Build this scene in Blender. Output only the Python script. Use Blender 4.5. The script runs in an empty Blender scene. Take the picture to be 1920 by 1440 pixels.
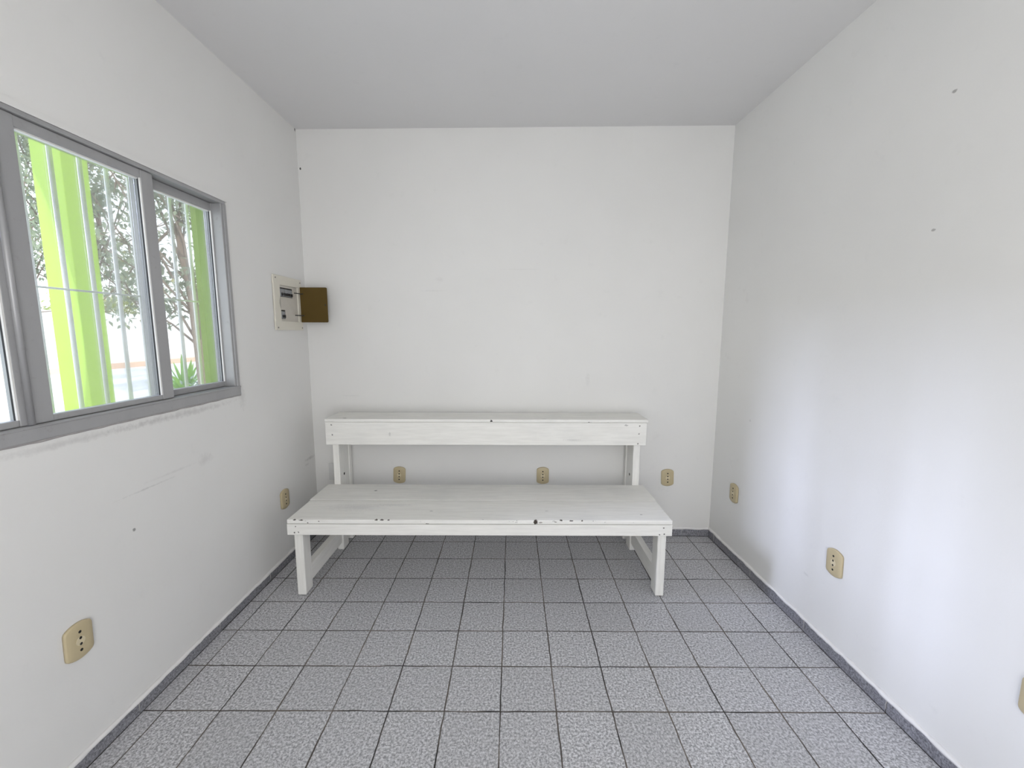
import bpy, bmesh, math, random
from mathutils import Vector, Matrix, noise
random.seed(7)
scn = bpy.context.scene
COL = scn.collection
R = math.radians

# ------------------------------------------------------------------ camera, world, sun, lights, exposure
FPX, PITCH, YAW, ROLL, CAMH = 774.77, 0.12555, -0.00128, -0.00238, 1.34523
def make_camera():
    cd = bpy.data.cameras.new('camera'); co = bpy.data.objects.new('camera', cd); COL.objects.link(co)
    cd.sensor_fit = 'HORIZONTAL'; cd.sensor_width = 36.0; cd.lens = FPX / 1920 * 36.0
    cd.clip_start = 0.02; cd.clip_end = 200
    cy, sy, cp, sp = math.cos(YAW), math.sin(YAW), math.cos(PITCH), math.sin(PITCH)
    fw = Vector((sy * cp, cy * cp, -sp)); rt = Vector((cy, -sy, 0)); dn = fw.cross(rt)
    cr, sr = math.cos(ROLL), math.sin(ROLL)
    r2 = rt * cr + dn * sr; d2 = dn * cr - rt * sr
    m = Matrix((r2, -d2, -fw)).transposed().to_4x4(); m.translation = (0, 0, CAMH)
    co.matrix_world = m; scn.camera = co
make_camera()

W = bpy.data.worlds.new('sky'); scn.world = W; W.use_nodes = True
wn = W.node_tree.nodes; wl = W.node_tree.links
bg = wn['Background']
tc = wn.new('ShaderNodeTexCoord'); sx = wn.new('ShaderNodeSeparateXYZ'); rp = wn.new('ShaderNodeValToRGB')
wl.new(tc.outputs['Generated'], sx.inputs[0]); wl.new(sx.outputs['Z'], rp.inputs[0])
rp.color_ramp.elements[0].color = (0.95, 0.97, 1.0, 1); rp.color_ramp.elements[1].color = (0.62, 0.76, 1.0, 1)
wl.new(rp.outputs[0], bg.inputs['Color']); bg.inputs['Strength'].default_value = 2.75

def add_light(name, kind, loc, rot, energy, color=(1, 1, 1), **kw):
    ld = bpy.data.lights.new(name, kind); lo = bpy.data.objects.new(name, ld); COL.objects.link(lo)
    lo.location = loc; lo.rotation_euler = rot; ld.energy = energy; ld.color = color
    for k, v in kw.items(): setattr(ld, k, v)
    return lo
# sun: from behind the house, so it lights the yard but never enters the room
SUNDIR = Vector((-0.36, 0.66, -0.65))
sun = add_light('sun', 'SUN', (-4, 0, 8), (0, 0, 0), 4.2, (1.0, 0.96, 0.88), angle=R(1.0))
sun.rotation_euler = SUNDIR.to_track_quat('-Z', 'Y').to_euler()
# daylight entering by the doorway behind the camera: sky, and sunlit ground bouncing up
add_light('doorway_daylight', 'AREA', (0.26, -1.02, 1.62), (R(85), 0, 0), 15.5, (1.0, 0.965, 0.90), shape='RECTANGLE', size=1.15, size_y=1.2)
add_light('doorway_ground_light', 'AREA', (0.0, -0.98, 0.45), (R(150), 0, R(6)), 12, (1.0, 0.97, 0.97), shape='RECTANGLE', size=1.1, size_y=0.7)
# bluish light of the open sky gap across the yard, falling in through the sliding window
sky_gap = add_light('sky_gap_daylight', 'AREA', (-7.0, 1.55, 3.5), (0, 0, 0), 98, (0.68, 0.72, 1.0), shape='RECTANGLE', size=0.9, size_y=1.7, spread=R(75))
sky_gap.rotation_euler = Vector((5.7, -0.35, -2.0)).to_track_quat('-Z', 'Y').to_euler()
# the round ceiling lamp behind the camera
add_light('ceiling_lamp_light', 'POINT', (-0.25, -0.25, 2.36), (0, 0, 0), 1.5, (1.0, 0.95, 0.95), shadow_soft_size=0.12)

scn.view_settings.view_transform = 'Standard'; scn.view_settings.look = 'None'
scn.view_settings.gamma = 1.0; scn.view_settings.use_curve_mapping = False
scn.view_settings.exposure = 0.0

# ------------------------------------------------------------------ room numbers
H = 2.555
L0, LS, R0, RS = -1.3185, 0.00791, 1.3242, -0.0263
YB, BSL = 2.665, -0.02206           # back wall y at its left end, slope along x
YR = -1.05                          # rear wall
def LX(y): return L0 + LS * (y - 2)
def RX(y): return R0 + RS * (y - 2)
XBL = LX(YB)
def BY(x): return YB + BSL * (x - XBL)
_yr = 2.6072
XBR = RX(_yr)
GX, GY = -0.04074, 1.91755          # a crossing of tile joints
TH = 0.15

# ------------------------------------------------------------------ helpers
def link(name, me, mats, parent=None):
    o = bpy.data.objects.new(name, me); COL.objects.link(o)
    for m in (mats if isinstance(mats, (list, tuple)) else [mats]): me.materials.append(m)
    if parent is not None: o.parent = parent
    return o
def obj(name, bm, mats, parent=None, smooth=False, bevel=0, seg=2, angle=40):
    bmesh.ops.recalc_face_normals(bm, faces=bm.faces)
    me = bpy.data.meshes.new(name); bm.to_mesh(me); bm.free()
    if smooth:
        for p in me.polygons: p.use_smooth = True
    o = link(name, me, mats, parent)
    if bevel:
        b = o.modifiers.new('bevel', 'BEVEL'); b.width = bevel; b.segments = seg; b.limit_method = 'ANGLE'; b.angle_limit = R(angle)
    return o
def tag(o, label, cat, group=None, kind=None):
    if label: o['label'] = label
    if cat: o['category'] = cat
    if group: o['group'] = group
    if kind: o['kind'] = kind
    return o
def empty(name, loc, rotz=0):
    o = bpy.data.objects.new(name, None); COL.objects.link(o); o.location = loc; o.rotation_euler = (0, 0, rotz)
    o.empty_display_size = 0.1
    return o
def box(bm, x0, x1, y0, y1, z0, z1, mat=0):
    vs = [bm.verts.new(p) for p in ((x0,y0,z0),(x1,y0,z0),(x1,y1,z0),(x0,y1,z0),(x0,y0,z1),(x1,y0,z1),(x1,y1,z1),(x0,y1,z1))]
    for f in ((0,1,2,3),(4,5,6,7),(0,1,5,4),(1,2,6,5),(2,3,7,6),(3,0,4,7)):
        fc = bm.faces.new([vs[i] for i in f]); fc.material_index = mat
    return vs
def B(*a):
    bm = bmesh.new(); box(bm, *a); return bm
def prism(bm, pts, off, mat=0):
    """pts: 3D polygon; off: extrusion vector"""
    off = Vector(off); a = [bm.verts.new(p) for p in pts]; b = [bm.verts.new(Vector(p) + off) for p in pts]
    n = len(a); fs = [bm.faces.new(a), bm.faces.new(b)]
    for i in range(n): fs.append(bm.faces.new((a[i], a[(i+1) % n], b[(i+1) % n], b[i])))
    for f in fs: f.material_index = mat
def tube(bm, pts, rad, seg=8, cap=True, mat=0):
    rings = []; n = len(pts); pts = [Vector(p) for p in pts]
    for i, p in enumerate(pts):
        d = (pts[min(i+1, n-1)] - pts[max(i-1, 0)]).normalized()
        u = d.orthogonal().normalized() if i == 0 else (u - d * u.dot(d)).normalized()
        v = d.cross(u); r = rad[i] if isinstance(rad, (list, tuple)) else rad
        rings.append([bm.verts.new(p + (u * math.cos(2*math.pi*k/seg) + v * math.sin(2*math.pi*k/seg)) * r) for k in range(seg)])
    for i in range(n-1):
        for k in range(seg):
            f = bm.faces.new((rings[i][k], rings[i][(k+1) % seg], rings[i+1][(k+1) % seg], rings[i+1][k])); f.material_index = mat
    if cap:
        bm.faces.new(rings[0]).material_index = mat; bm.faces.new(rings[-1]).material_index = mat

# ------------------------------------------------------------------ materials
class NT:
    def __init__(s, name):
        s.m = bpy.data.materials.new(name); s.m.use_nodes = True; s.t = s.m.node_tree; s.n = s.t.nodes; s.l = s.t.links
        s.p = s.n['Principled BSDF']; s.out = s.n['Material Output']
        s.tc = s.n.new('ShaderNodeTexCoord'); s.co = s.tc.outputs['Object']
    def new(s, k, **kw):
        n = s.n.new('ShaderNode' + k)
        for a, b in kw.items(): setattr(n, a, b)
        return n
    def set(s, sock, v):
        if isinstance(v, bpy.types.NodeSocket): s.l.new(v, sock)
        else: sock.default_value = v
    def math(s, op, a, b=None, clamp=False):
        n = s.new('Math', operation=op, use_clamp=clamp); s.set(n.inputs[0], a)
        if b is not None: s.set(n.inputs[1], b)
        return n.outputs[0]
    def vmath(s, op, a, b=None):
        n = s.new('VectorMath', operation=op); s.set(n.inputs[0], a)
        if b is not None: s.set(n.inputs[1], b)
        return n.outputs['Value'] if op in ('LENGTH', 'DISTANCE', 'DOT_PRODUCT') else n.outputs[0]
    def mapping(s, scale=(1, 1, 1), loc=(0, 0, 0), rot=(0, 0, 0), co=None):
        n = s.new('Mapping'); s.l.new(co or s.co, n.inputs[0]); n.inputs['Scale'].default_value = scale
        n.inputs['Location'].default_value = loc; n.inputs['Rotation'].default_value = rot
        return n.outputs[0]
    def noise(s, scale, detail=4, rough=0.55, co=None):
        n = s.new('TexNoise'); s.l.new(co or s.co, n.inputs['Vector']); n.inputs['Scale'].default_value = scale
        n.inputs['Detail'].default_value = detail; n.inputs['Roughness'].default_value = rough
        return n.outputs['Fac']
    def ramp(s, fac, a, b, ca=(0, 0, 0, 1), cb=(1, 1, 1, 1)):
        n = s.new('ValToRGB'); s.l.new(fac, n.inputs[0]); e = n.color_ramp.elements
        e[0].position = a; e[1].position = b; e[0].color = ca; e[1].color = cb
        return n.outputs[0]
    def mix(s, fac, a, b, mode='MIX'):
        n = s.new('Mix', data_type='RGBA', blend_type=mode)
        s.set(n.inputs[0], fac); s.set(n.inputs[6], a); s.set(n.inputs[7], b)
        return n.outputs[2]
    def bump(s, h, strength, dist=0.002):
        n = s.new('Bump'); s.l.new(h, n.inputs['Height']); n.inputs['Strength'].default_value = strength; n.inputs['Distance'].default_value = dist
        s.l.new(n.outputs[0], s.p.inputs['Normal'])
    def spots(s, col, spots, ns=None):
        """dark marks with a shape of their own: (centre, radii, colour, opacity, softness)"""
        for c, r, cc, op, soft in spots:
            v = s.vmath('SUBTRACT', s.co, c); v = s.vmath('DIVIDE', v, r); d = s.vmath('LENGTH', v)
            if ns is not None: d = s.math('ADD', d, s.math('MULTIPLY', s.math('SUBTRACT', ns, 0.5), 1.6))
            n = s.new('MapRange'); s.l.new(d, n.inputs[0]); n.inputs[1].default_value = 1.0; n.inputs[2].default_value = max(0.0, 1.0 - soft)
            n.inputs[3].default_value = 0; n.inputs[4].default_value = op
            col = s.mix(n.outputs[0], col, (*cc, 1))
        return col
    def color(s, c): s.set(s.p.inputs['Base Color'], c); return s
    def rough(s, r): s.set(s.p.inputs['Roughness'], r); return s
def plain(name, c, rough=0.5, metal=0.0, var=0.06, scale=30, spec=0.5):
    t = NT(name); n = t.noise(scale)
    t.color(t.mix(n, (*[x * (1 - var) for x in c], 1), (*[min(1, x * (1 + var)) for x in c], 1))).rough(rough)
    t.p.inputs['Metallic'].default_value = metal; t.p.inputs['Specular IOR Level'].default_value = spec
    return t.m

DARK = (0.03, 0.028, 0.025); GREY = (0.36, 0.35, 0.34)
def wall_paint(name, base, marks, dirt=0.05):
    t = NT(name)
    big = t.noise(1.3, 3); fine = t.noise(90, 3); mid = t.noise(14, 5, 0.65)
    c = t.mix(t.ramp(big, 0.3, 0.7), (*[b * (1 - dirt) for b in base], 1), (*base, 1))
    c = t.mix(t.ramp(mid, 0.62, 0.82), c, (*[b * 0.93 for b in base], 1))
    c = t.spots(c, marks, t.noise(60, 3))
    t.color(c).rough(0.62); t.p.inputs['Specular IOR Level'].default_value = 0.25
    t.bump(t.math('ADD', t.math('MULTIPLY', fine, 0.6), t.math('MULTIPLY', t.noise(220, 2), 0.5)), 0.22, 0.0012)
    return t.m
WB = (0.80, 0.795, 0.775)
M = {}
M['wall_back'] = wall_paint('painted_plaster_back', WB, [
    ((-0.5, 2.645, 1.60), (0.10, 0.05, 0.006), GREY, 0.10, 0.9), ((-0.46, 2.645, 1.67), (0.03, 0.05, 0.02), GREY, 0.10, 0.9),
    ((0.48, 2.63, 1.05), (0.02, 0.05, 0.05), GREY, 0.12, 0.9), ((-1.2, 2.66, 0.46), (0.04, 0.05, 0.05), GREY, 0.08, 0.9),
    ((-1.298, 2.66, 2.33), (0.006, 0.03, 0.010), DARK, 0.9, 0.3), ((0.06, 2.63, 1.73), (0.16, 0.05, 0.004), GREY, 0.12, 0.9),
    ((-1.05, 2.655, 0.93), (0.06, 0.05, 0.006), GREY, 0.15, 0.9)])
M['wall_left'] = wall_paint('painted_plaster_left', WB, [
    ((-1.32, 1.56, 0.80), (0.05, 0.15, 0.006), GREY, 0.16, 0.9), ((-1.32, 1.72, 0.80), (0.05, 0.05, 0.03), GREY, 0.20, 0.9),
    ((-1.32, 1.45, 0.78), (0.05, 0.12, 0.004), GREY, 0.3, 0.7), ((-1.32, 1.37, 0.655), (0.05, 0.006, 0.007), DARK, 0.6, 0.4),
    ((-1.315, 2.60, 0.53), (0.05, 0.07, 0.012), GREY, 0.45, 0.9), ((-1.315, 2.56, 0.50), (0.05, 0.03, 0.009), GREY, 0.35, 0.9),
    ((-1.32, 1.62, 1.015), (0.05, 0.34, 0.016), GREY, 0.38, 0.9), ((-1.32, 1.25, 1.015), (0.05, 0.30, 0.014), GREY, 0.32, 0.9),
    ((-1.32, 1.99, 1.03), (0.05, 0.03, 0.07), GREY, 0.22, 0.9), ((-1.314, 2.655, 2.548), (0.02, 0.008, 0.012), DARK, 0.9, 0.3)])
M['wall_right'] = wall_paint('painted_plaster_right', WB, [
    ((1.341, 1.358, 2.075), (0.05, 0.009, 0.006), GREY, 0.85, 0.4), ((1.341, 1.371, 1.671), (0.05, 0.008, 0.004), GREY, 0.8, 0.4),
    ((1.33, 1.75, 0.26), (0.05, 0.02, 0.008), GREY, 0.2, 0.8), ((1.32, 2.25, 0.86), (0.05, 0.012, 0.008), GREY, 0.35, 0.8)])
M['ceiling'] = wall_paint('painted_ceiling', (0.74, 0.735, 0.735), [], 0.03)
M['wall_rear'] = wall_paint('painted_plaster_rear', WB, [])

def floor_mat():
    t = NT('grey_stone_tiles')
    wob = t.new('TexNoise'); t.l.new(t.co, wob.inputs['Vector']); wob.inputs['Scale'].default_value = 9; wob.inputs['Detail'].default_value = 3
    w = t.vmath('SCALE', t.vmath('SUBTRACT', wob.outputs['Color'], (0.5, 0.5, 0.5))); w.node.inputs['Scale'].default_value = 0.008
    co = t.vmath('DIVIDE', t.vmath('SUBTRACT', t.vmath('ADD', t.co, w), (GX, GY, 0)), (0.2, 0.2, 1))
    sp = t.new('SeparateXYZ'); t.l.new(co, sp.inputs[0])
    def edge(o):
        f = t.math('FRACT', o); return t.math('MINIMUM', f, t.math('SUBTRACT', 1.0, f))
    ex, ey = edge(sp.outputs[0]), edge(sp.outputs[1]); e = t.math('MINIMUM', ex, ey)
    jn = t.noise(7, 3); width = t.math('ADD', 0.004, t.math('MULTIPLY', jn, 0.022))
    g = t.math('DIVIDE', e, width); grout = t.ramp(g, 0.55, 1.0, (1, 1, 1, 1), (0, 0, 0, 1))
    fl = t.vmath('FLOOR', co); wn_ = t.new('TexWhiteNoise', noise_dimensions='2D'); t.l.new(fl, wn_.inputs['Vector'])
    # per tile streak direction
    lin1 = t.noise(60, 4, 0.6, t.mapping((1, 6, 1))); lin2 = t.noise(60, 4, 0.6, t.mapping((6, 1, 1)))
    pick = t.math('GREATER_THAN', wn_.outputs['Value'], 0.55)
    lin = t.mix(pick, lin1, lin2)
    sp1 = t.noise(125, 4, 0.78); sp2 = t.noise(190, 2, 0.6)
    c = t.mix(t.ramp(sp1, 0.40, 0.60), (0.25, 0.25, 0.265, 1), (0.86, 0.86, 0.885, 1))
    c = t.mix(t.math('MULTIPLY', t.ramp(sp2, 0.62, 0.75), 0.5), c, (0.88, 0.88, 0.88, 1))
    c = t.mix(t.math('MULTIPLY', t.ramp(lin, 0.35, 0.62, (1, 1, 1, 1), (0, 0, 0, 1)), 0.34), c, (0.24, 0.24, 0.25, 1))
    c = t.mix(t.math('MULTIPLY', wn_.outputs['Value'], 0.28), c, (0.36, 0.36, 0.37, 1))
    gc = t.mix(t.ramp(t.noise(4, 3), 0.4, 0.6), (0.03, 0.027, 0.026, 1), (0.17, 0.145, 0.125, 1))
    c = t.mix(grout, c, gc)
    t.color(c).rough(0.62); t.p.inputs['Specular IOR Level'].default_value = 0.3
    t.bump(t.math('SUBTRACT', t.math('MULTIPLY', sp1, 0.5), t.math('MULTIPLY', grout, 1.2)), 0.5, 0.002)
    return t.m
M['floor'] = floor_mat()

def base_mat():
    t = NT('dark_granite_skirting'); n = t.noise(150, 4, 0.7); b = t.noise(6, 3)
    c = t.mix(t.ramp(n, 0.35, 0.68), (0.11, 0.11, 0.125, 1), (0.45, 0.45, 0.49, 1))
    c = t.mix(t.math('MULTIPLY', b, 0.4), c, (0.08, 0.08, 0.09, 1))
    t.color(c).rough(0.6); t.bump(n, 0.4, 0.002); return t.m
M['base'] = base_mat()
M['filler'] = plain('white_filler', (0.82, 0.81, 0.80), 0.8)
M['gap_line'] = plain('dark_gap_line', (0.03, 0.027, 0.025), 0.9)  # dark strip laid along the gap where skirting meets floor
M['joint'] = plain('pale_joint_mortar', (0.42, 0.41, 0.40), 0.85)

def bench_paint(name, along='x', marks=(), chips=None):
    t = NT(name)
    sc = (1.2, 14, 14) if along == 'x' else ((14, 14, 1.2) if along == 'z' else (14, 1.2, 14))
    g = t.noise(5, 5, 0.62, t.mapping(sc)); b = t.noise(3.5, 4, 0.6); f = t.noise(40, 4, 0.7, t.mapping(sc))
    c = t.mix(t.ramp(g, 0.35, 0.62), (0.81, 0.80, 0.76, 1), (0.88, 0.87, 0.83, 1))
    c = t.mix(t.math('MULTIPLY', t.ramp(b, 0.5, 0.72), 0.25), c, (0.68, 0.69, 0.68, 1))
    c = t.mix(t.math('MULTIPLY', t.ramp(f, 0.68, 0.80), 0.2), c, (0.45, 0.44, 0.42, 1))
    if chips:
        y0, y1, z0, z1 = chips
        s = t.new('SeparateXYZ'); t.l.new(t.co, s.inputs[0])
        inz = t.math('MULTIPLY', t.math('MULTIPLY', t.math('GREATER_THAN', s.outputs[1], y0), t.math('LESS_THAN', s.outputs[1], y1)),
                     t.math('MULTIPLY', t.math('GREATER_THAN', s.outputs[2], z0), t.math('LESS_THAN', s.outputs[2], z1)))
        ch = t.ramp(t.noise(26, 4, 0.7, t.mapping((1, 2.5, 2.5))), 0.635, 0.66)
        c = t.mix(t.math('MULTIPLY', inz, ch), c, (0.09, 0.08, 0.065, 1))
    c = t.spots(c, marks, t.noise(120, 2))
    t.color(c).rough(0.55); t.p.inputs['Specular IOR Level'].default_value = 0.3
    t.bump(t.math('ADD', g, t.math('MULTIPLY', f, 0.5)), 0.25, 0.0015)
    return t.m
NAIL = (0.10, 0.095, 0.09)
M['seat'] = bench_paint('white_painted_seat_board', 'x', [
    ((0.116, 1.944, 0.411), (0.012, 0.012, 0.012), (0.05, 0.04, 0.03), 1, 0.2), ((0.14, 1.944, 0.409), (0.012, 0.01, 0.004), (0.25, 0.22, 0.2), 0.8, 0.4),
    *[((x, 1.944, z), (rx, 0.012, 0.0028), (0.07, 0.06, 0.05), 0.95, 0.3) for x, z, rx in ((-1.078, 0.419, 0.009), (-1.044, 0.418, 0.014), (-1.012, 0.404, 0.004), (-0.673, 0.4195, 0.008), (-0.645, 0.4195, 0.010), (-0.612, 0.4195, 0.006), (0.242, 0.4195, 0.009), (0.292, 0.4185, 0.013), (0.345, 0.4185, 0.005), (-0.42, 0.401, 0.010))],
    ((-0.80, 2.32, 0.42), (0.011, 0.009, 0.02), (0.22, 0.22, 0.21), 0.9, 0.4), ((-0.82, 2.09, 0.42), (0.17, 0.05, 0.02), (0.55, 0.55, 0.55), 0.35, 0.8),
    ((-0.72, 2.08, 0.42), (0.06, 0.02, 0.02), (0.84, 0.84, 0.82), 0.6, 0.8), ((-0.62, 2.12, 0.42), (0.12, 0.018, 0.02), (0.6, 0.6, 0.6), 0.3, 0.8),
    ((-0.42, 2.045, 0.42), (0.012, 0.005, 0.02), GREY, 0.6, 0.5), ((0.18, 2.05, 0.42), (0.012, 0.005, 0.02), GREY, 0.6, 0.5),
    ((0.66, 2.01, 0.42), (0.008, 0.006, 0.02), GREY, 0.6, 0.5)], chips=(1.93, 1.948, 0.409, 0.425))
M['ledge'] = bench_paint('white_painted_ledge_board', 'x', [
    ((-1.0, 2.42, 0.832), (0.012, 0.007, 0.02), (0.15, 0.14, 0.13), 0.9, 0.4), ((-0.125, 2.395, 0.822), (0.008, 0.02, 0.008), (0.05, 0.05, 0.05), 1, 0.3),
    ((0.19, 2.41, 0.832), (0.02, 0.004, 0.02), GREY, 0.8, 0.5), ((0.74, 2.61, 0.832), (0.03, 0.02, 0.02), GREY, 0.4, 0.7)], chips=(2.38, 2.402, 0.812, 0.818))
M['apron'] = bench_paint('white_painted_apron', 'x', [
    ((x, 1.945, z), (0.0045, 0.02, 0.0045), NAIL, 0.9, 0.4) for x, z in ((-1.083, 0.352), (-1.062, 0.353), (-1.075, 0.384), (0.755, 0.349), (0.733, 0.346), (0.752, 0.381))])
M['ledge_apron'] = bench_paint('white_painted_ledge_apron', 'x', [
    ((x, 2.40, z), (0.005, 0.02, 0.005), NAIL, 0.8, 0.4) for x, z in ((-1.075, 0.795), (-1.072, 0.735), (0.755, 0.793), (0.752, 0.745), (0.748, 0.685))] + [
    ((0.675, 2.40, 0.797), (0.012, 0.02, 0.006), GREY, 0.7, 0.5), ((0.36, 2.40, 0.707), (0.06, 0.02, 0.004), GREY, 0.4, 0.8), ((-0.73, 2.40, 0.74), (0.008, 0.02, 0.014), GREY, 0.4, 0.6)])
M['leg'] = bench_paint('white_painted_leg', 'z')
M['stretcher'] = bench_paint('white_painted_stretcher', 'y')
M['hole'] = plain('dark_bolt_hole', (0.012, 0.011, 0.010), 0.8)
M['dirty_foot'] = plain('worn_dark_leg_end', (0.10, 0.095, 0.09), 0.9)

M['cream'] = plain('aged_cream_plastic', (0.54, 0.455, 0.285), 0.42, 0, 0.05, 60)
M['cream_insert'] = plain('pale_cream_insert', (0.66, 0.58, 0.40), 0.4)
M['black'] = plain('black_hole', (0.008, 0.007, 0.006), 0.7)
M['plate_white'] = plain('painted_over_plate', (0.66, 0.66, 0.65), 0.55)
M['panel'] = plain('off_white_panel_plastic', (0.72, 0.69, 0.60), 0.4, 0, 0.03)
M['panel_cover'] = plain('grey_beige_inner_cover', (0.60, 0.57, 0.51), 0.45)
M['breaker'] = plain('grey_breaker', (0.30, 0.31, 0.32), 0.45)
M['toggle'] = plain('black_toggle', (0.015, 0.015, 0.016), 0.4)
M['steel'] = plain('screw_steel', (0.22, 0.21, 0.20), 0.45, 0.4)
def smoked():
    t = NT('smoked_brown_door'); n = t.noise(5, 3)
    t.color(t.mix(n, (0.085, 0.052, 0.008, 1), (0.115, 0.076, 0.022, 1))).rough(0.45); t.p.inputs['Specular IOR Level'].default_value = 0.2; return t.m
M['smoked'] = smoked()

def alu():
    t = NT('satin_aluminium'); n = t.noise(8, 4, 0.6, t.mapping((1, 1, 0.3))); d = t.noise(35, 4, 0.7)
    c = t.mix(n, (0.33, 0.33, 0.335, 1), (0.45, 0.45, 0.455, 1)); c = t.mix(t.math('MULTIPLY', t.ramp(d, 0.6, 0.75), 0.35), c, (0.25, 0.23, 0.22, 1))
    t.color(c).rough(0.42); t.p.inputs['Metallic'].default_value = 0.35; return t.m
M['alu'] = alu()
M['bead'] = plain('white_glazing_bead', (0.75, 0.74, 0.72), 0.5)
M['gasket'] = plain('black_gasket', (0.015, 0.015, 0.017), 0.6)
def glass():
    t = NT('window_glass'); t.n.remove(t.p)
    tr = t.new('BsdfTransparent'); gl = t.new('BsdfGlossy'); gl.inputs['Roughness'].default_value = 0.02
    tr.inputs['Color'].default_value = (0.97, 0.985, 0.98, 1)
    lw = t.new('Fresnel'); lw.inputs['IOR'].default_value = 1.45
    mx = t.new('MixShader'); t.l.new(t.math('MULTIPLY', lw.outputs[0], 0.6), mx.inputs[0]); t.l.new(tr.outputs[0], mx.inputs[1]); t.l.new(gl.outputs[0], mx.inputs[2])
    t.l.new(mx.outputs[0], t.out.inputs['Surface']); return t.m
M['glass'] = glass()
M['grille'] = plain('pale_grey_grille_paint', (0.84, 0.84, 0.82), 0.5, 0, 0.08, 40)
M['lime'] = plain('lime_green_wall_paint', (0.30, 0.45, 0.075), 0.7, 0, 0.06, 6, 0.2)
M['yard_wall'] = plain('whitewashed_yard_wall', (0.88, 0.88, 0.86), 0.8, 0, 0.03, 2)
M['ground'] = plain('pale_concrete_yard', (0.74, 0.73, 0.71), 0.85, 0, 0.07, 1.2)
M['curb'] = plain('terracotta_curb', (0.75, 0.52, 0.38), 0.8)
M['bark'] = plain('grey_brown_bark', (0.20, 0.15, 0.12), 0.9, 0, 0.35, 14)
def leafmat(name, a, b, c3=None):
    t = NT(name); n = t.noise(1.6, 3); oi = t.noise(17, 2)
    c = t.mix(t.ramp(n, 0.35, 0.65), (*a, 1), (*b, 1))
    if c3: c = t.mix(t.ramp(oi, 0.62, 0.70), c, (*c3, 1))
    t.color(c).rough(0.5)
    tl = t.new('BsdfTranslucent'); t.set(tl.inputs['Color'], c)
    ad = t.new('MixShader'); ad.inputs[0].default_value = 0.35; t.l.new(t.p.outputs[0], ad.inputs[1]); t.l.new(tl.outputs[0], ad.inputs[2])
    t.l.new(ad.outputs[0], t.out.inputs['Surface'])
    return t.m
M['leaf_grey'] = leafmat('grey_green_leaves', (0.16, 0.20, 0.14), (0.30, 0.35, 0.24), (0.42, 0.38, 0.14))
M['leaf_warm'] = leafmat('yellow_green_leaves', (0.26, 0.34, 0.10), (0.42, 0.46, 0.18), (0.60, 0.30, 0.10))
M['leaf_agave'] = leafmat('bright_green_blades', (0.20, 0.44, 0.05), (0.34, 0.60, 0.10))
M['leaf_silver'] = leafmat('silver_green_leaves', (0.34, 0.44, 0.40), (0.52, 0.58, 0.52))

# ------------------------------------------------------------------ the room
WY0, WY1, WZ0, WZ1 = 0.262, 1.962, 1.052, 1.926      # window hole
def wall_left():
    bm = bmesh.new()
    ys = [YR - TH, WY0, WY1, YB + TH]; zs = [0, WZ0, WZ1, H]
    inn = [[bm.verts.new((LX(y), y, z)) for z in zs] for y in ys]; out = [[bm.verts.new((LX(y) - TH, y, z)) for z in zs] for y in ys]
    for i in range(3):
        for j in range(3):
            if i == 1 and j == 1: continue
            bm.faces.new((inn[i][j], inn[i+1][j], inn[i+1][j+1], inn[i][j+1]))
            bm.faces.new((out[i][j], out[i+1][j], out[i+1][j+1], out[i][j+1])).material_index = 1
    for a, b in (((1,1),(2,1)), ((2,1),(2,2)), ((2,2),(1,2)), ((1,2),(1,1))):
        bm.faces.new((inn[a[0]][a[1]], inn[b[0]][b[1]], out[b[0]][b[1]], out[a[0]][a[1]])).material_index = 1
    for i in range(3):
        for j in (0, 3): bm.faces.new((inn[i][j], inn[i+1][j], out[i+1][j], out[i][j]))
    for j in range(3):
        for i in (0, 3): bm.faces.new((inn[i][j], inn[i][j+1], out[i][j+1], out[i][j]))
    return obj('wall_left', bm, [M['wall_left'], M['lime']])
wall_left()['kind'] = 'structure'
def strct(name, bm, m, parent=None, **kw):
    o = obj(name, bm, m, parent, **kw)
    if parent is None: o['kind'] = 'structure'
    return o
bm = bmesh.new(); prism(bm, [(RX(YR - TH), YR - TH, 0), (RX(_yr + TH), _yr + TH, 0), (RX(_yr + TH) + TH, _yr + TH, 0), (RX(YR - TH) + TH, YR - TH, 0)], (0, 0, H))
strct('wall_right', bm, M['wall_right'])
bm = bmesh.new(); prism(bm, [(XBL, YB, 0), (XBR, BY(XBR), 0), (XBR, BY(XBR) + TH, 0), (XBL, YB + TH, 0)], (0, 0, H))
strct('wall_back', bm, M['wall_back'])
# rear wall with the open doorway the photograph is taken from
DX0, DX1, DZ = -0.55, 0.85, 2.25
bm = bmesh.new()
box(bm, LX(YR), DX0, YR - TH, YR, 0, H); box(bm, DX1, RX(YR), YR - TH, YR, 0, H); box(bm, DX0, DX1, YR - TH, YR, DZ, H)
strct('wall_front', bm, M['wall_rear'])
strct('floor', B(-1.47, 1.55, YR - 1.2, YB + TH, -0.1, 0), M['floor'])
strct('ceiling', B(-1.49, 1.56, YR - TH, YB + TH, H, H + 0.12), M['ceiling'])

# unseen slab added over the doorway behind the camera to block the sun
strct('sun_block_slab', B(-1.3, 2.2, -4.2, YR - TH - 0.005, 2.45, 2.57), M['ceiling'])

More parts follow.
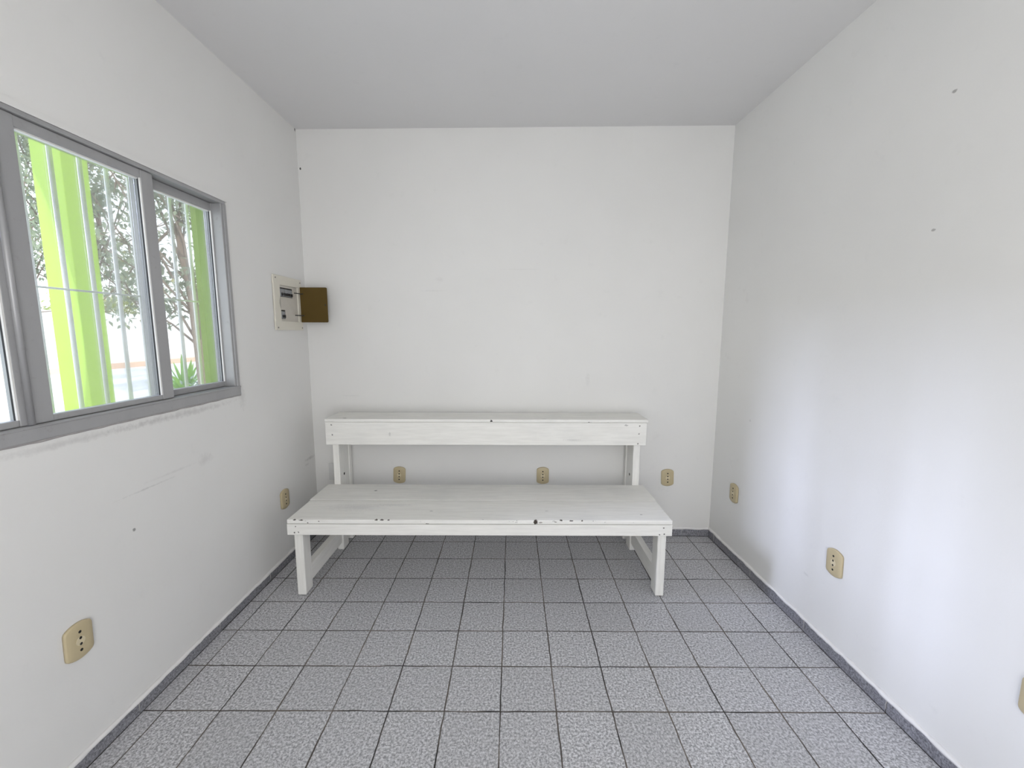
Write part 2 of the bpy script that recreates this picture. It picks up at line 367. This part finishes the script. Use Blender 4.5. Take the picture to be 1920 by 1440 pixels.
# skirting of granite pieces with a ragged white paint edge on top
def skirting(name, p0, p1, nrm, piece, h):
    p0, p1, nrm = Vector(p0), Vector(p1), Vector(nrm); d = (p1 - p0); Lg = d.length; d.normalize()
    bm = bmesh.new(); a = 0.0; t = 0.008; joints = []
    while a < Lg - 0.01:
        b = min(a + piece * random.uniform(0.96, 1.04), Lg)
        hh = h + random.uniform(-0.003, 0.003); tt = t + random.uniform(-0.001, 0.001)
        q0 = p0 + d * (a + 0.0012); q1 = p0 + d * (b - 0.0012)
        prism(bm, [q0, q1, q1 + nrm * tt, q0 + nrm * tt], (0, 0, hh)); joints.append(b); a = b
    o = strct(name, bm, M['base'], bevel=0.001, seg=1)
    bm = bmesh.new(); pts = []; rad = []
    n = int(Lg / 0.012)
    for i in range(n + 1):
        s = Lg * i / n; q = p0 + d * s
        w = noise.noise(Vector((s * 9, p0.x * 3, p0.y))) ; w2 = noise.noise(Vector((s * 31, p0.x, 5)))
        pts.append(q + nrm * (0.003 + 0.001 * w2) + Vector((0, 0, h + 0.003 + 0.0035 * w))); rad.append(0.009 + 0.0025 * w2)
    tube(bm, pts, rad, 6); strct('paint_edge', bm, M['filler'], o, smooth=True)
    bm = bmesh.new(); pts = [p0 + d * (Lg * i / 200) + nrm * (t + 0.0012) + Vector((0, 0, 0.0006)) for i in range(201)]
    tube(bm, pts, [0.0016 + 0.0012 * noise.noise(Vector((i * 0.3, p0.x, 2))) for i in range(201)], 5); strct('floor_joint', bm, M['gap_line'], o)
    for k, b in enumerate(joints[:-1]):
        bm = bmesh.new(); q = p0 + d * b + nrm * 0.0082
        pts = [q + Vector((0, 0, h)) + d * random.uniform(-0.003, 0.003), q + Vector((0, 0, h * 0.6)) + d * random.uniform(-0.003, 0.003), q + Vector((0, 0, h * random.uniform(0.05, 0.3)))]
        tube(bm, pts, [0.0032, 0.0018, 0.0012], 5); strct('mortar_joint', bm, M['joint'], o)
    return o
skirting('baseboard_left', (LX(YR), YR, 0), (LX(YB), YB, 0), (1, 0, 0), 0.40, 0.044)
skirting('baseboard_back', (XBL, YB, 0), (XBR, BY(XBR), 0), (0, -1, 0), 0.40, 0.050)
skirting('baseboard_right', (RX(YR), YR, 0), (RX(_yr), _yr, 0), (-1, 0, 0), 0.40, 0.052)

# ------------------------------------------------------------------ window
def window():
    root = empty('window_1', (LX(1.12), 1.12, WZ0)); root['kind'] = 'structure'
    ox, oy, oz = root.location
    def part(name, bx, m, parent=root, bevel=0.002):
        """bx: list of (d0,d1,y0,y1,z0,z1), d = distance into the room from the plaster"""
        bm = bmesh.new()
        for d0, d1, y0, y1, z0, z1 in bx:
            vs = box(bm, d0, d1, y0, y1, z0, z1)
            for v in vs: v.co = Vector((v.co.x + LX(v.co.y) - ox, v.co.y - oy, v.co.z - oz))
        return obj(name, bm, m, parent, bevel=bevel, seg=2)
    y0, y1, z0, z1 = 0.250, 1.972, 1.042, 1.930
    fr = part('frame', [(-0.075, 0.010, y0, y1, z0, 1.086), (-0.075, 0.006, y0, y1, 1.916, z1),
                        (-0.075, 0.006, y0, y0 + 0.034, 1.086, 1.916), (-0.075, 0.006, y1 - 0.034, y1, 1.086, 1.916),
                        (-0.004, 0.010, y1 - 0.022, y1 - 0.004, 1.086, 1.916), (-0.03, 0.013, y0, y1, 1.078, 1.084)], M['alu'])
    def sash(a, b, d0, d1, sl, sr, top, bot, zt, zb, stile_name='stile'):
        part(stile_name, [(d0, d1, a, a + sl, zb, zt)], M['alu']); part(stile_name, [(d0, d1, b - sr, b, zb, zt)], M['alu'])
        part('rail', [(d0 + 0.002, d1 - 0.002, a + sl, b - sr, zt - top, zt)], M['alu']); part('rail', [(d0 + 0.002, d1 - 0.002, a + sl, b - sr, zb, zb + bot)], M['alu'])
        m = (d0 + d1) / 2
        part('gasket', [(m + 0.002, m + 0.008, b - sr - 0.004, b - sr, zb + bot, zt - top)], M['gasket'], bevel=0)
        part('glazing_bead', [(m + 0.008, d1 - 0.0005, b - sr - 0.004, b - sr + 0.0005, zb + bot, zt - top), (m - 0.01, m + 0.006, a + sl, b - sr, zt - top - 0.004, zt - top)], M['bead'], bevel=0)
        part('pane', [(m - 0.002, m + 0.002, a + sl - 0.004, b - sr + 0.004, zb + bot - 0.004, zt - top + 0.004)], M['glass'], bevel=0)
    sash(1.117, 1.597, -0.030, -0.002, 0.056, 0.050, 0.030, 0.018, 1.915, 1.087)      # inner sliding sash
    sash(0.630, 1.111, -0.030, -0.002, 0.050, 0.020, 0.030, 0.018, 1.915, 1.087)      # its twin, left of it
    sash(1.566, 1.945, -0.064, -0.036, 0.030, 0.010, 0.034, 0.024, 1.915, 1.087)      # outer fixed pane
    sash(0.280, 0.660, -0.064, -0.036, 0.010, 0.030, 0.034, 0.024, 1.915, 1.087)
    bm = bmesh.new(); tube(bm, [(LX(1.114) - ox + 0.001, 1.114 - oy, 1.088 - oz), (LX(1.114) - ox + 0.001, 1.114 - oy, 1.915 - oz)], 0.008, 10)
    obj('interlock', bm, M['alu'], root, smooth=True)
    # the raised plaster lip over the head and down the jamb
    bm = bmesh.new(); n = 60; prof = []
    for i in range(n + 1):
        y = 0.22 + (1.984 - 0.22) * i / n; prof.append((y, 1.951 + 0.004 * noise.noise(Vector((y * 5, 0, 3)))))
    pts = [(LX(y) - ox, y - oy, z - oz) for y, z in prof] + [(LX(1.984) - ox, 1.984 - oy, 1.931 - oz), (LX(0.22) - ox, 0.22 - oy, 1.931 - oz)]
    prism(bm, pts, (0.005, 0, 0)); obj('plaster_lip', bm, M['wall_left'], root)
    bm = bmesh.new(); pts = []; rad = []
    for i in range(120):
        y = 0.24 + (1.975 - 0.24) * i / 119; pts.append((LX(y) - ox + 0.001, y - oy, 1.040 - oz + 0.003 * noise.noise(Vector((y * 12, 2, 0))))); rad.append(0.0045 + 0.002 * noise.noise(Vector((y * 25, 7, 0))))
    tube(bm, pts, rad, 6); obj('sealant_bead', bm, plain('dirty_sealant', (0.42, 0.40, 0.39), 0.8, 0, 0.3, 40), root, smooth=True)
window()

# security grille outside
def grille():
    gx = -1.505
    g = empty('window_grille', (gx, 1.12, WZ0)); tag(g, 'pale grey security grille of thin vertical bars outside the sliding window', 'grille')
    pitch = 0.0943; y = 1.421 - 12 * pitch
    for i in range(19):
        yy = y + i * pitch
        if yy > 2.03: break
        if abs(yy - 1.704) < 0.03:
            obj('flat_bar', B(-0.004, 0.004, yy - 1.12 - 0.011, yy - 1.12 + 0.019, -0.06, 0.93), M['grille'], g, bevel=0.001); continue
        bm = bmesh.new(); tube(bm, [(0, yy - 1.12, -0.06), (0, yy - 1.12, 0.93)], 0.007, 8); obj('bar', bm, M['grille'], g, smooth=True)
    for yy in (y - pitch, 2.084):
        obj('end_bar', B(-0.004, 0.004, yy - 1.12 - 0.016, yy - 1.12 + 0.016, -0.06, 0.93), M['grille'], g, bevel=0.001)
    for zz, r in ((1.483, 0.0035), (1.02, 0.006), (1.96, 0.006)):
        bm = bmesh.new(); tube(bm, [(0.008, y - pitch - 1.12, zz - WZ0), (0.008, 2.084 - 1.12, zz - WZ0)], r, 8); obj('cross_rod', bm, M['grille'], g, smooth=True)
    for yy in (0.35, 2.084):
        for zz in (1.02, 1.96):
            bm = bmesh.new(); tube(bm, [(0.003, yy - 1.12, zz - WZ0), (LX(yy) - TH - gx + 0.006, yy - 1.12, zz - WZ0)], 0.006, 8); obj('anchor', bm, M['grille'], g, smooth=True)
grille()

# ------------------------------------------------------------------ bench
def bench():
    b = empty('stepped_bench', (-0.16, 2.25, 0))
    tag(b, 'long white painted wooden two step bench standing against the back wall', 'bench')
    ox, oy = b.location.x, b.location.y
    def P(name, x0, x1, y0, y1, z0, z1, m, bevel=0.003, lab=None, parent=b):
        o = obj(name, B(x0 - ox, x1 - ox, y0 - oy, y1 - oy, z0, z1), m, parent, bevel=bevel)
        # keep the paint pattern in world place
        me = o.data
        for v in me.vertices: v.co += Vector((ox, oy, 0))
        o.location = (-ox, -oy, 0)
        if lab: o['label'] = lab
        return o
    sb = P('seat_board', -1.116, 0.794, 1.942, 2.184, 0.399, 0.421, M['seat'], 0.004)
    for v in sb.data.vertices:              # the joint between the boards opens towards the left
        if v.co.y > 2.1 and v.co.x < -0.5: v.co.y -= 0.008
    P('seat_board', -1.122, 0.797, 2.1885, 2.424, 0.399, 0.421, M['seat'], 0.003)
    P('apron', -1.119, 0.795, 1.945, 1.965, 0.339, 0.3965, M['apron'], 0.002)
    P('ledge_board', -1.111, 0.803, 2.394, 2.602, 0.814, 0.832, M['ledge'], 0.003)
    P('apron', -1.112, 0.797, 2.400, 2.420, 0.675, 0.8125, M['ledge_apron'], 0.002)
    # cross bearers under the seat ends and the ledge ends
    for x0 in (-1.100, 0.733):
        P('bearer', x0, x0 + 0.042, 2.040, 2.424, 0.345, 0.398, M['stretcher'], 0.002)
        P('bearer', x0 + 0.03, x0 + 0.072, 2.500, 2.598, 0.74, 0.813, M['stretcher'], 0.002)
    for s, xo, xi in ((0, -1.098, -1.054), (1, 0.733, 0.776)):
        lg = P('leg', xo, xi, 1.965, 2.040, 0.004, 0.398, M['leg'], 0.005)
        P('foot', xo + 0.004, xi - 0.004, 1.969, 2.036, 0.0, 0.007, M['dirty_foot'], 0.001, 'dark worn end of the leg', lg)
        # rear leg of the step, which runs up to carry the ledge
        xo2, xi2 = (-1.084, -1.046) if s == 0 else (0.729, 0.770)
        lg = P('leg', xo2, xi2, 2.421, 2.500, 0.0, 0.813, M['leg'], 0.003)
        xf = xi2 if s == 0 else xo2
        bm = bmesh.new()
        dx = 0.0008 if s == 0 else -0.0008
        tube(bm, [(xf - dx * 3, 2.481 - 0.0, 0.468), (xf + dx, 2.481, 0.468)], 0.0085, 10)
        h = obj('bolt_hole', bm, M['hole'], lg); h.location = (0, 0, 0)
        P('side_board', xo2 + 0.002, xi2 - 0.002, 2.502, 2.560, 0.03, 0.812, M['leg'], 0.002)
        xo3, xi3 = (xo2 - 0.002, xi2 + 0.004) if s == 0 else (xo2 - 0.004, xi2 + 0.002)
        P('leg', xo3, xi3, 2.562, 2.598, 0.0, 0.813, M['leg'], 0.003)
        # low stretcher from front leg back to the wall legs
        P('stretcher', xo + 0.004, xi - 0.001, 2.040, 2.421, 0.045, 0.132, M['stretcher'], 0.003)
bench()

# ------------------------------------------------------------------ outlets
def outlet_outline(w=0.080, h=0.1145, sag=0.013, r=0.010, n=10):
    """plate with straight sides and bowed ends, corners rounded"""
    pts = []
    hh = h / 2 - sag
    rad = ((w / 2) ** 2 + sag ** 2) / (2 * sag); a0 = math.asin((w / 2) / rad)
    top = [(rad * math.sin(a), h / 2 - rad + rad * math.cos(a)) for a in [a0 - 2 * a0 * i / n for i in range(n + 1)]]
    raw = top + [(-x, -y) for x, y in top]
    # round the four corners by chopping
    def chop(p):
        res = []
        N = len(p)
        for i in range(N):
            a, b_, c = Vector(p[i-1]), Vector(p[i]), Vector(p[(i+1) % N])
            if (a - b_).length > 0.03 or (c - b_).length > 0.03:
                u, v = (a - b_), (c - b_); lu, lv = min(r, u.length * .9), min(r, v.length * .9)
                q0 = b_ + u.normalized() * lu; q1 = b_ + v.normalized() * lv
                for k in range(5):
                    t = k / 4; res.append(tuple((q0 * (1-t) + b_ * t) * (1-t) + (b_ * (1-t) + q1 * t) * t))
            else: res.append(p[i])
        return res
    return chop(raw)
def make_outlet():
    """plate in the XZ plane, facing -Y, back on y=0"""
    o = empty('wall_outlet', (0, 0, 0))
    ol = outlet_outline(); bm = bmesh.new()
    rings = []
    for sc, y in ((1.0, -0.0), (1.0, -0.006), (0.975, -0.0085), (0.93, -0.0098), (0.5, -0.0108)):
        rings.append([bm.verts.new((x * sc, y, z * (1 - (1 - sc) * 0.7))) for x, z in ol])
    for a, b_ in zip(rings, rings[1:]):
        for i in range(len(ol)): bm.faces.new((a[i], a[(i+1) % len(ol)], b_[(i+1) % len(ol)], b_[i]))
    bm.faces.new(rings[0]); bm.faces.new(rings[-1])
    pl = obj('plate', bm, M['cream'], o, smooth=True)
    bm = bmesh.new(); tube(bm, [(0, -0.0095, 0), (0, -0.0116, 0)], 0.0135, 24); ins = obj('socket_insert', bm, M['cream_insert'], o, bevel=0.0006)
    for z in (0.0095, -0.0095):
        bm = bmesh.new(); tube(bm, [(0, -0.010, z), (0, -0.0119, z)], 0.0042, 10); obj('pin_hole', bm, M['black'], ins)
    for z in (0.029, -0.029):
        bm = bmesh.new(); tube(bm, [(0, -0.0095, z), (0, -0.0114, z)], 0.0044, 10); obj('screw_hole', bm, M['black'], o)
    return o
def copy_tree(o, parent=None):
    c = o.copy(); COL.objects.link(c)
    if parent is not None: c.parent = parent
    for ch in list(o.children): copy_tree(ch, c)
    return c
OUT = [  # wall, position along it, height, tilt, label
    ('L', 1.150, 0.408, 1.5, 'cream wall outlet low on the left wall below the window, nearest the camera'),
    ('L', 2.281, 0.386, -1, 'cream wall outlet on the left wall beside the left end of the white bench'),
    ('B', -0.750, 0.400, 2.5, 'left of the two cream wall outlets seen under the upper step of the bench'),
    ('B', 0.201, 0.406, 0, 'right of the two cream wall outlets seen under the upper step of the bench'),
    ('B', 1.016, 0.401, -2, 'cream wall outlet on the back wall to the right of the bench'),
    ('R', 2.346, 0.402, -1, 'cream wall outlet on the right wall nearest the far corner'),
    ('R', 1.601, 0.403, -2, 'cream wall outlet in the middle of the right wall above the skirting'),
    ('R', 0.945, 0.405, 0, 'cream wall outlet cut off by the right edge of the photo'),
]
proto = make_outlet()
for i, (w, s, z, tilt, lab) in enumerate(OUT):
    o = proto if i == 0 else copy_tree(proto)
    if w == 'L': o.location = (LX(s), s, z); o.rotation_euler = (0, R(tilt), R(90))
    elif w == 'R': o.location = (RX(s), s, z); o.rotation_euler = (0, R(tilt), R(-90))
    else: o.location = (s, BY(s), z); o.rotation_euler = (0, R(tilt), math.atan(BSL))
    if w == 'B': o.location.y -= 0.0
    tag(o, lab, 'outlet', 'cream wall outlets')
# painted-over blank plate behind the bench leg
bm = bmesh.new(); prism(bm, [(-0.04, 0, -0.058), (0.04, 0, -0.058), (0.04, 0, 0.058), (-0.04, 0, 0.058)], (0, -0.006, 0))
o = obj('blank_plate', bm, M['plate_white'], None, bevel=0.002); o.location = (-1.182, BY(-1.182), 0.419); o.rotation_euler = (0, 0, math.atan(BSL))
tag(o, 'painted over blank plate on the back wall half hidden behind the left bench leg', 'blank plate')

# ------------------------------------------------------------------ electrical panel on the left wall
def panel():
    yc, zc = 2.452, 1.505
    p = empty('electrical_panel', (LX(yc), yc, zc)); tag(p, 'off white electrical panel with open brown door on the left wall by the corner', 'electrical panel')
    def P(name, d0, d1, y0, y1, z0, z1, m, parent=p, bevel=0.0015):
        return obj(name, B(d0, d1, y0 - yc, y1 - yc, z0 - zc, z1 - zc), m, parent, bevel=bevel)
    Y0, Y1, Z0, Z1 = 2.304, 2.598, 1.352, 1.656; a0, a1, b0, b1 = 2.362, 2.556, 1.402, 1.606
    bm = bmesh.new()
    for y0, y1, z0, z1 in ((Y0, Y1, Z0, b0), (Y0, Y1, b1, Z1), (Y0, a0, b0, b1), (a1, Y1, b0, b1)):
        box(bm, 0.0, 0.010, y0 - yc, y1 - yc, z0 - zc, z1 - zc)
    bmesh.ops.remove_doubles(bm, verts=bm.verts, dist=1e-5)
    obj('cover_frame', bm, M['panel'], p, bevel=0.0015)
    P('inner_cover', 0.0, 0.004, a0, a1, b0, b1, M['panel_cover'])
    for y0, y1, z0, z1, nb in ((2.366, 2.500, 1.540, 1.592, 5), (2.366, 2.412, 1.416, 1.466, 2)):
        P('breaker_slot', 0.003, 0.0045, y0, y1, z0, z1, M['toggle'], bevel=0)
        w = (y1 - y0 - 0.004) / nb if nb > 2 else 0.0175
        for k in range(nb):
            if nb == 5 and k == 4: w_ = w * 0.8
            else: w_ = w
            ya = y0 + 0.002 + k * w
            br = P('breaker', 0.0045, 0.009, ya + 0.0012, ya + w_ - 0.0012, z0 + 0.003, z1 - 0.008, M['breaker'])
            P('toggle', 0.009, 0.015, ya + w_ * 0.25, ya + w_ * 0.78, z0 + 0.006, z0 + 0.022, M['toggle'], br, 0.001)
    for y, z in ((2.322, 1.640), (2.585, 1.638), (2.322, 1.366), (2.585, 1.366)):
        bm = bmesh.new(); tube(bm, [(0.009, y - yc, z - zc), (0.0118, y - yc, z - zc)], 0.0042, 10); obj('screw', bm, M['steel'], p)
    # half round pull notch at the left rim of the opening
    bm = bmesh.new(); prism(bm, [(0.0095, a0 - yc - 0.001 - 0.012 * math.sin(math.pi * i / 12), 1.505 - zc - 0.036 + 0.072 * i / 12) for i in range(13)], (0.0012, 0, 0))
    obj('pull_notch', bm, plain('notch_shadow_plastic', (0.42, 0.40, 0.35), 0.5), p)
    # door, swung out square to the wall
    yd = 2.580
    bm = bmesh.new(); w0, w1, z0, z1, rr = 0.010, 0.176, 1.400 - zc, 1.612 - zc, 0.008
    pts = [(w0, yd - yc, z0), (w1 - rr, yd - yc, z0)]
    pts += [(w1 - rr + rr * math.sin(t), yd - yc, z0 + rr - rr * math.cos(t)) for t in (0.4, 0.8, 1.2, 1.57)]
    pts += [(w1 - rr + rr * math.cos(t), yd - yc, z1 - rr + rr * math.sin(t)) for t in (0.0, 0.4, 0.8, 1.2)] + [(w1 - rr, yd - yc, z1), (w0, yd - yc, z1)]
    prism(bm, pts, (0, 0.004, 0))
    d = obj('door', bm, M['smoked'], p, bevel=0.001); d['label'] = 'smoked brown door standing open'
    bm = bmesh.new(); tube(bm, [(0.164, yd - yc, 1.506 - zc), (0.164, yd - yc - 0.004, 1.506 - zc)], 0.004, 8); obj('catch', bm, M['toggle'], d)
    for z in (1.572, 1.441):
        bm = bmesh.new(); tube(bm, [(0.006, 2.520 - yc, z - zc), (0.014, 2.545 - yc, z - zc), (0.016, yd - yc - 0.001, z - zc), (0.030, yd - yc - 0.001, z - zc)], 0.0028, 6)
        obj('hinge_arm', bm, M['toggle'], p, smooth=True)
panel()

# ceiling lamp behind the camera (gives its own light above)
bm = bmesh.new(); tube(bm, [(0, 0, 0), (0, 0, -0.03)], 0.09, 24)
cl = obj('ceiling_lamp', bm, M['panel'], None, bevel=0.004); cl.location = (-0.25, -0.25, H)
tag(cl, 'round white ceiling lamp base above the doorway end of the room', 'ceiling lamp')

# ------------------------------------------------------------------ outside
GZ = -0.12
strct('ground', B(-60, -1.45 - 0.02, -25, 60, GZ - 0.2, GZ), M['ground'])
strct('ground_porch', B(-1.465, 30, -25, YR - 1.205, GZ - 0.2, GZ), M['ground'])
bm = bmesh.new(); box(bm, -16.3, -16.0, -5, 45, GZ, 2.05)
strct('wall_yard', bm, M['yard_wall'])
strct('trim_1', B(-15.7, -15.4, -5, 45, GZ, GZ + 0.2), M['curb'])
px = empty('yard_pillar', (-3.1, 2.99, GZ)); tag(px, 'square lime green pillar standing outside the window', 'pillar')
obj('shaft', B(-0.1, 0.1, -0.09, 0.09, 0, 3.9), M['lime'], px, bevel=0.004)
obj('footing', B(-0.13, 0.13, -0.12, 0.12, 0, 0.08), M['lime'], px, bevel=0.004)
obj('cap', B(-0.13, 0.13, -0.12, 0.12, 3.9, 3.98), M['lime'], px, bevel=0.004)

def leaf(bm, p, d, up, ln, wd):
    d = d.normalized(); s = d.cross(up)
    if s.length < 1e-3: s = d.orthogonal()
    s.normalize(); nrm = s.cross(d)
    a = bm.verts.new(p); b_ = bm.verts.new(p + d * ln * 0.45 + s * wd * 0.5 + nrm * wd * 0.12); c = bm.verts.new(p + d * ln - nrm * ln * 0.12)
    e = bm.verts.new(p + d * ln * 0.45 - s * wd * 0.5 + nrm * wd * 0.12); m_ = bm.verts.new(p + d * ln * 0.5)
    bm.faces.new((a, b_, m_)); bm.faces.new((b_, c, m_)); bm.faces.new((c, e, m_)); bm.faces.new((e, a, m_))
def rv(): return Vector((random.gauss(0, 1), random.gauss(0, 1), random.gauss(0, 1)))
def tree(name, loc, zr, crown, nbr, nleaf, ll, m, label, lean=(0, 0), r0=0.1):
    """zr: lowest and highest height of the crown above the ground"""
    t = empty(name, loc); tag(t, label, 'tree', 'trees in the yard')
    bm = bmesh.new(); h = zr[0] + (zr[1] - zr[0]) * 0.55
    trunk = [Vector((lean[0] * i / 7, lean[1] * i / 7, h * i / 7)) + Vector((noise.noise(Vector((i, loc[0], 1))) * 0.12, noise.noise(Vector((i, loc[1], 9))) * 0.12, 0)) * (i > 0) for i in range(8)]
    tube(bm, trunk, [r0 * (1 - 0.7 * i / 7) for i in range(8)], 8)
    tips = []; cx, cy = lean
    for k in range(nbr):
        s = trunk[random.randint(3, 7)]; a = random.uniform(0, 2 * math.pi); q = math.sqrt(random.random())
        e = Vector((cx + math.cos(a) * crown * q, cy + math.sin(a) * crown * q, random.uniform(*zr)))
        mid = s.lerp(e, 0.5) + rv() * 0.1
        tube(bm, [s, mid, e], [0.018, 0.012, 0.005], 6); tips += [s.lerp(e, f) + rv() * 0.08 for f in (0.8, 0.95, 1.0)]
        for _ in range(2):
            e2 = e + rv() * 0.3; tube(bm, [mid.lerp(e, 0.6), e2], [0.012, 0.005], 5); tips.append(e2)
    obj('trunk', bm, M['bark'], t, smooth=True)
    bm = bmesh.new()
    for _ in range(nleaf):
        c = random.choice(tips) + rv() * 0.14
        c.z = min(max(c.z, zr[0] - 0.15), zr[1] + 0.3)
        d = rv(); d.z -= 0.5
        leaf(bm, c, d, Vector((0, 0, 1)) + rv() * 0.3, ll * random.uniform(.7, 1.3), ll * 0.42)
    obj('foliage', bm, m, t)
    return t
def at(px_, py_, y):
    """a point seen at pixel (px_, py_) of the photo at depth y"""
    m = scn.camera.matrix_world; d = m.to_3x3() @ Vector(((px_ - 960) / FPX, -(py_ - 720) / FPX, -1))
    return Vector((0, 0, CAMH)) + d * (y / d.y)
bpy.context.view_layer.update()
def G(px_, y): p = at(px_, 620, y); return (p.x, y, GZ)
tree('yard_tree', G(388, 5.6), (1.7, 3.9), 0.85, 24, 3400, 0.10, M['leaf_grey'], 'grey green tree with a leaning trunk seen in the right hand pane of the window', (-0.35, 0.1), 0.10)
tree('yard_tree', G(140, 8.2), (2.35, 5.4), 1.2, 26, 3300, 0.13, M['leaf_grey'], 'grey green tree seen just right of the lime pillar', (0.8, 0.0), 0.05)
tree('yard_tree', G(38, 10.0), (2.1, 6.2), 1.5, 28, 3300, 0.15, M['leaf_grey'], 'grey green tree seen left of the lime pillar', (0, 0), 0.08)
tree('yard_tree', (-19.6, 20.2, GZ), (2.1, 3.0), 2.2, 26, 2600, 0.17, M['leaf_warm'], 'yellow green low tree behind the far white wall', (0, 0), 0.08)
def agave(loc, label):
    t = empty('agave', loc); tag(t, label, 'plant')
    for k in range(34):
        bm = bmesh.new(); a = k * 2.4 + random.uniform(-.2, .2); el = R(random.uniform(18, 80)); ln = random.uniform(0.5, 0.8); w = 0.045
        d = Vector((math.cos(a), math.sin(a), 0)); s = Vector((-math.sin(a), math.cos(a), 0)); prev = None
        for i in range(7):
            f = i / 6; p = d * (ln * f * math.cos(el)) + Vector((0, 0, 0.02 + ln * math.sin(el) * f - 0.22 * f * f * math.cos(el)))
            ww = w * (1 - f) ** 0.7 * (0.7 + f) + 0.002
            row = [bm.verts.new(p - s * ww), bm.verts.new(p - Vector((0, 0, ww * 0.5))), bm.verts.new(p + s * ww)]
            if prev:
                bm.faces.new((prev[0], prev[1], row[1], row[0])); bm.faces.new((prev[1], prev[2], row[2], row[1]))
            prev = row
        obj('blade', bm, M['leaf_agave'], t, smooth=True)
def shrub(loc, r, n, ll, m, label, cat='shrub'):
    t = empty('yard_shrub', loc); tag(t, label, cat)
    bm = bmesh.new(); stems = []
    for k in range(14):
        a = random.uniform(0, 6.28); e = Vector((math.cos(a) * r * random.uniform(.2, 1), math.sin(a) * r * random.uniform(.2, 1), r * random.uniform(.7, 1.5)))
        tube(bm, [(0, 0, 0), e * 0.5 + rv() * 0.03, e], [0.012, 0.009, 0.004], 5); stems += [e * q for q in (0.5, 0.7, 0.85, 1)]
    obj('stem', bm, M['bark'], t, smooth=True); bm = bmesh.new()
    for _ in range(n):
        d = rv(); d.z = abs(d.z); leaf(bm, random.choice(stems) + rv() * 0.08, d, Vector((0, 0, 1)), ll * random.uniform(.7, 1.3), ll * 0.45)
    obj('foliage', bm, m, t)
p = G(338, 7.2); agave((p[0], p[1], GZ + 0.35), 'bright green spiky plant outside the right hand window pane')
strct('trim_2', B(-7.0, -2.0, 3.6, 8.3, GZ, GZ + 0.35), M['ground'])
p = G(398, 7.0); shrub((p[0], p[1], GZ + 0.35), 0.30, 900, 0.09, M['leaf_silver'], 'silvery shrub beside the spiky plant outside the window')
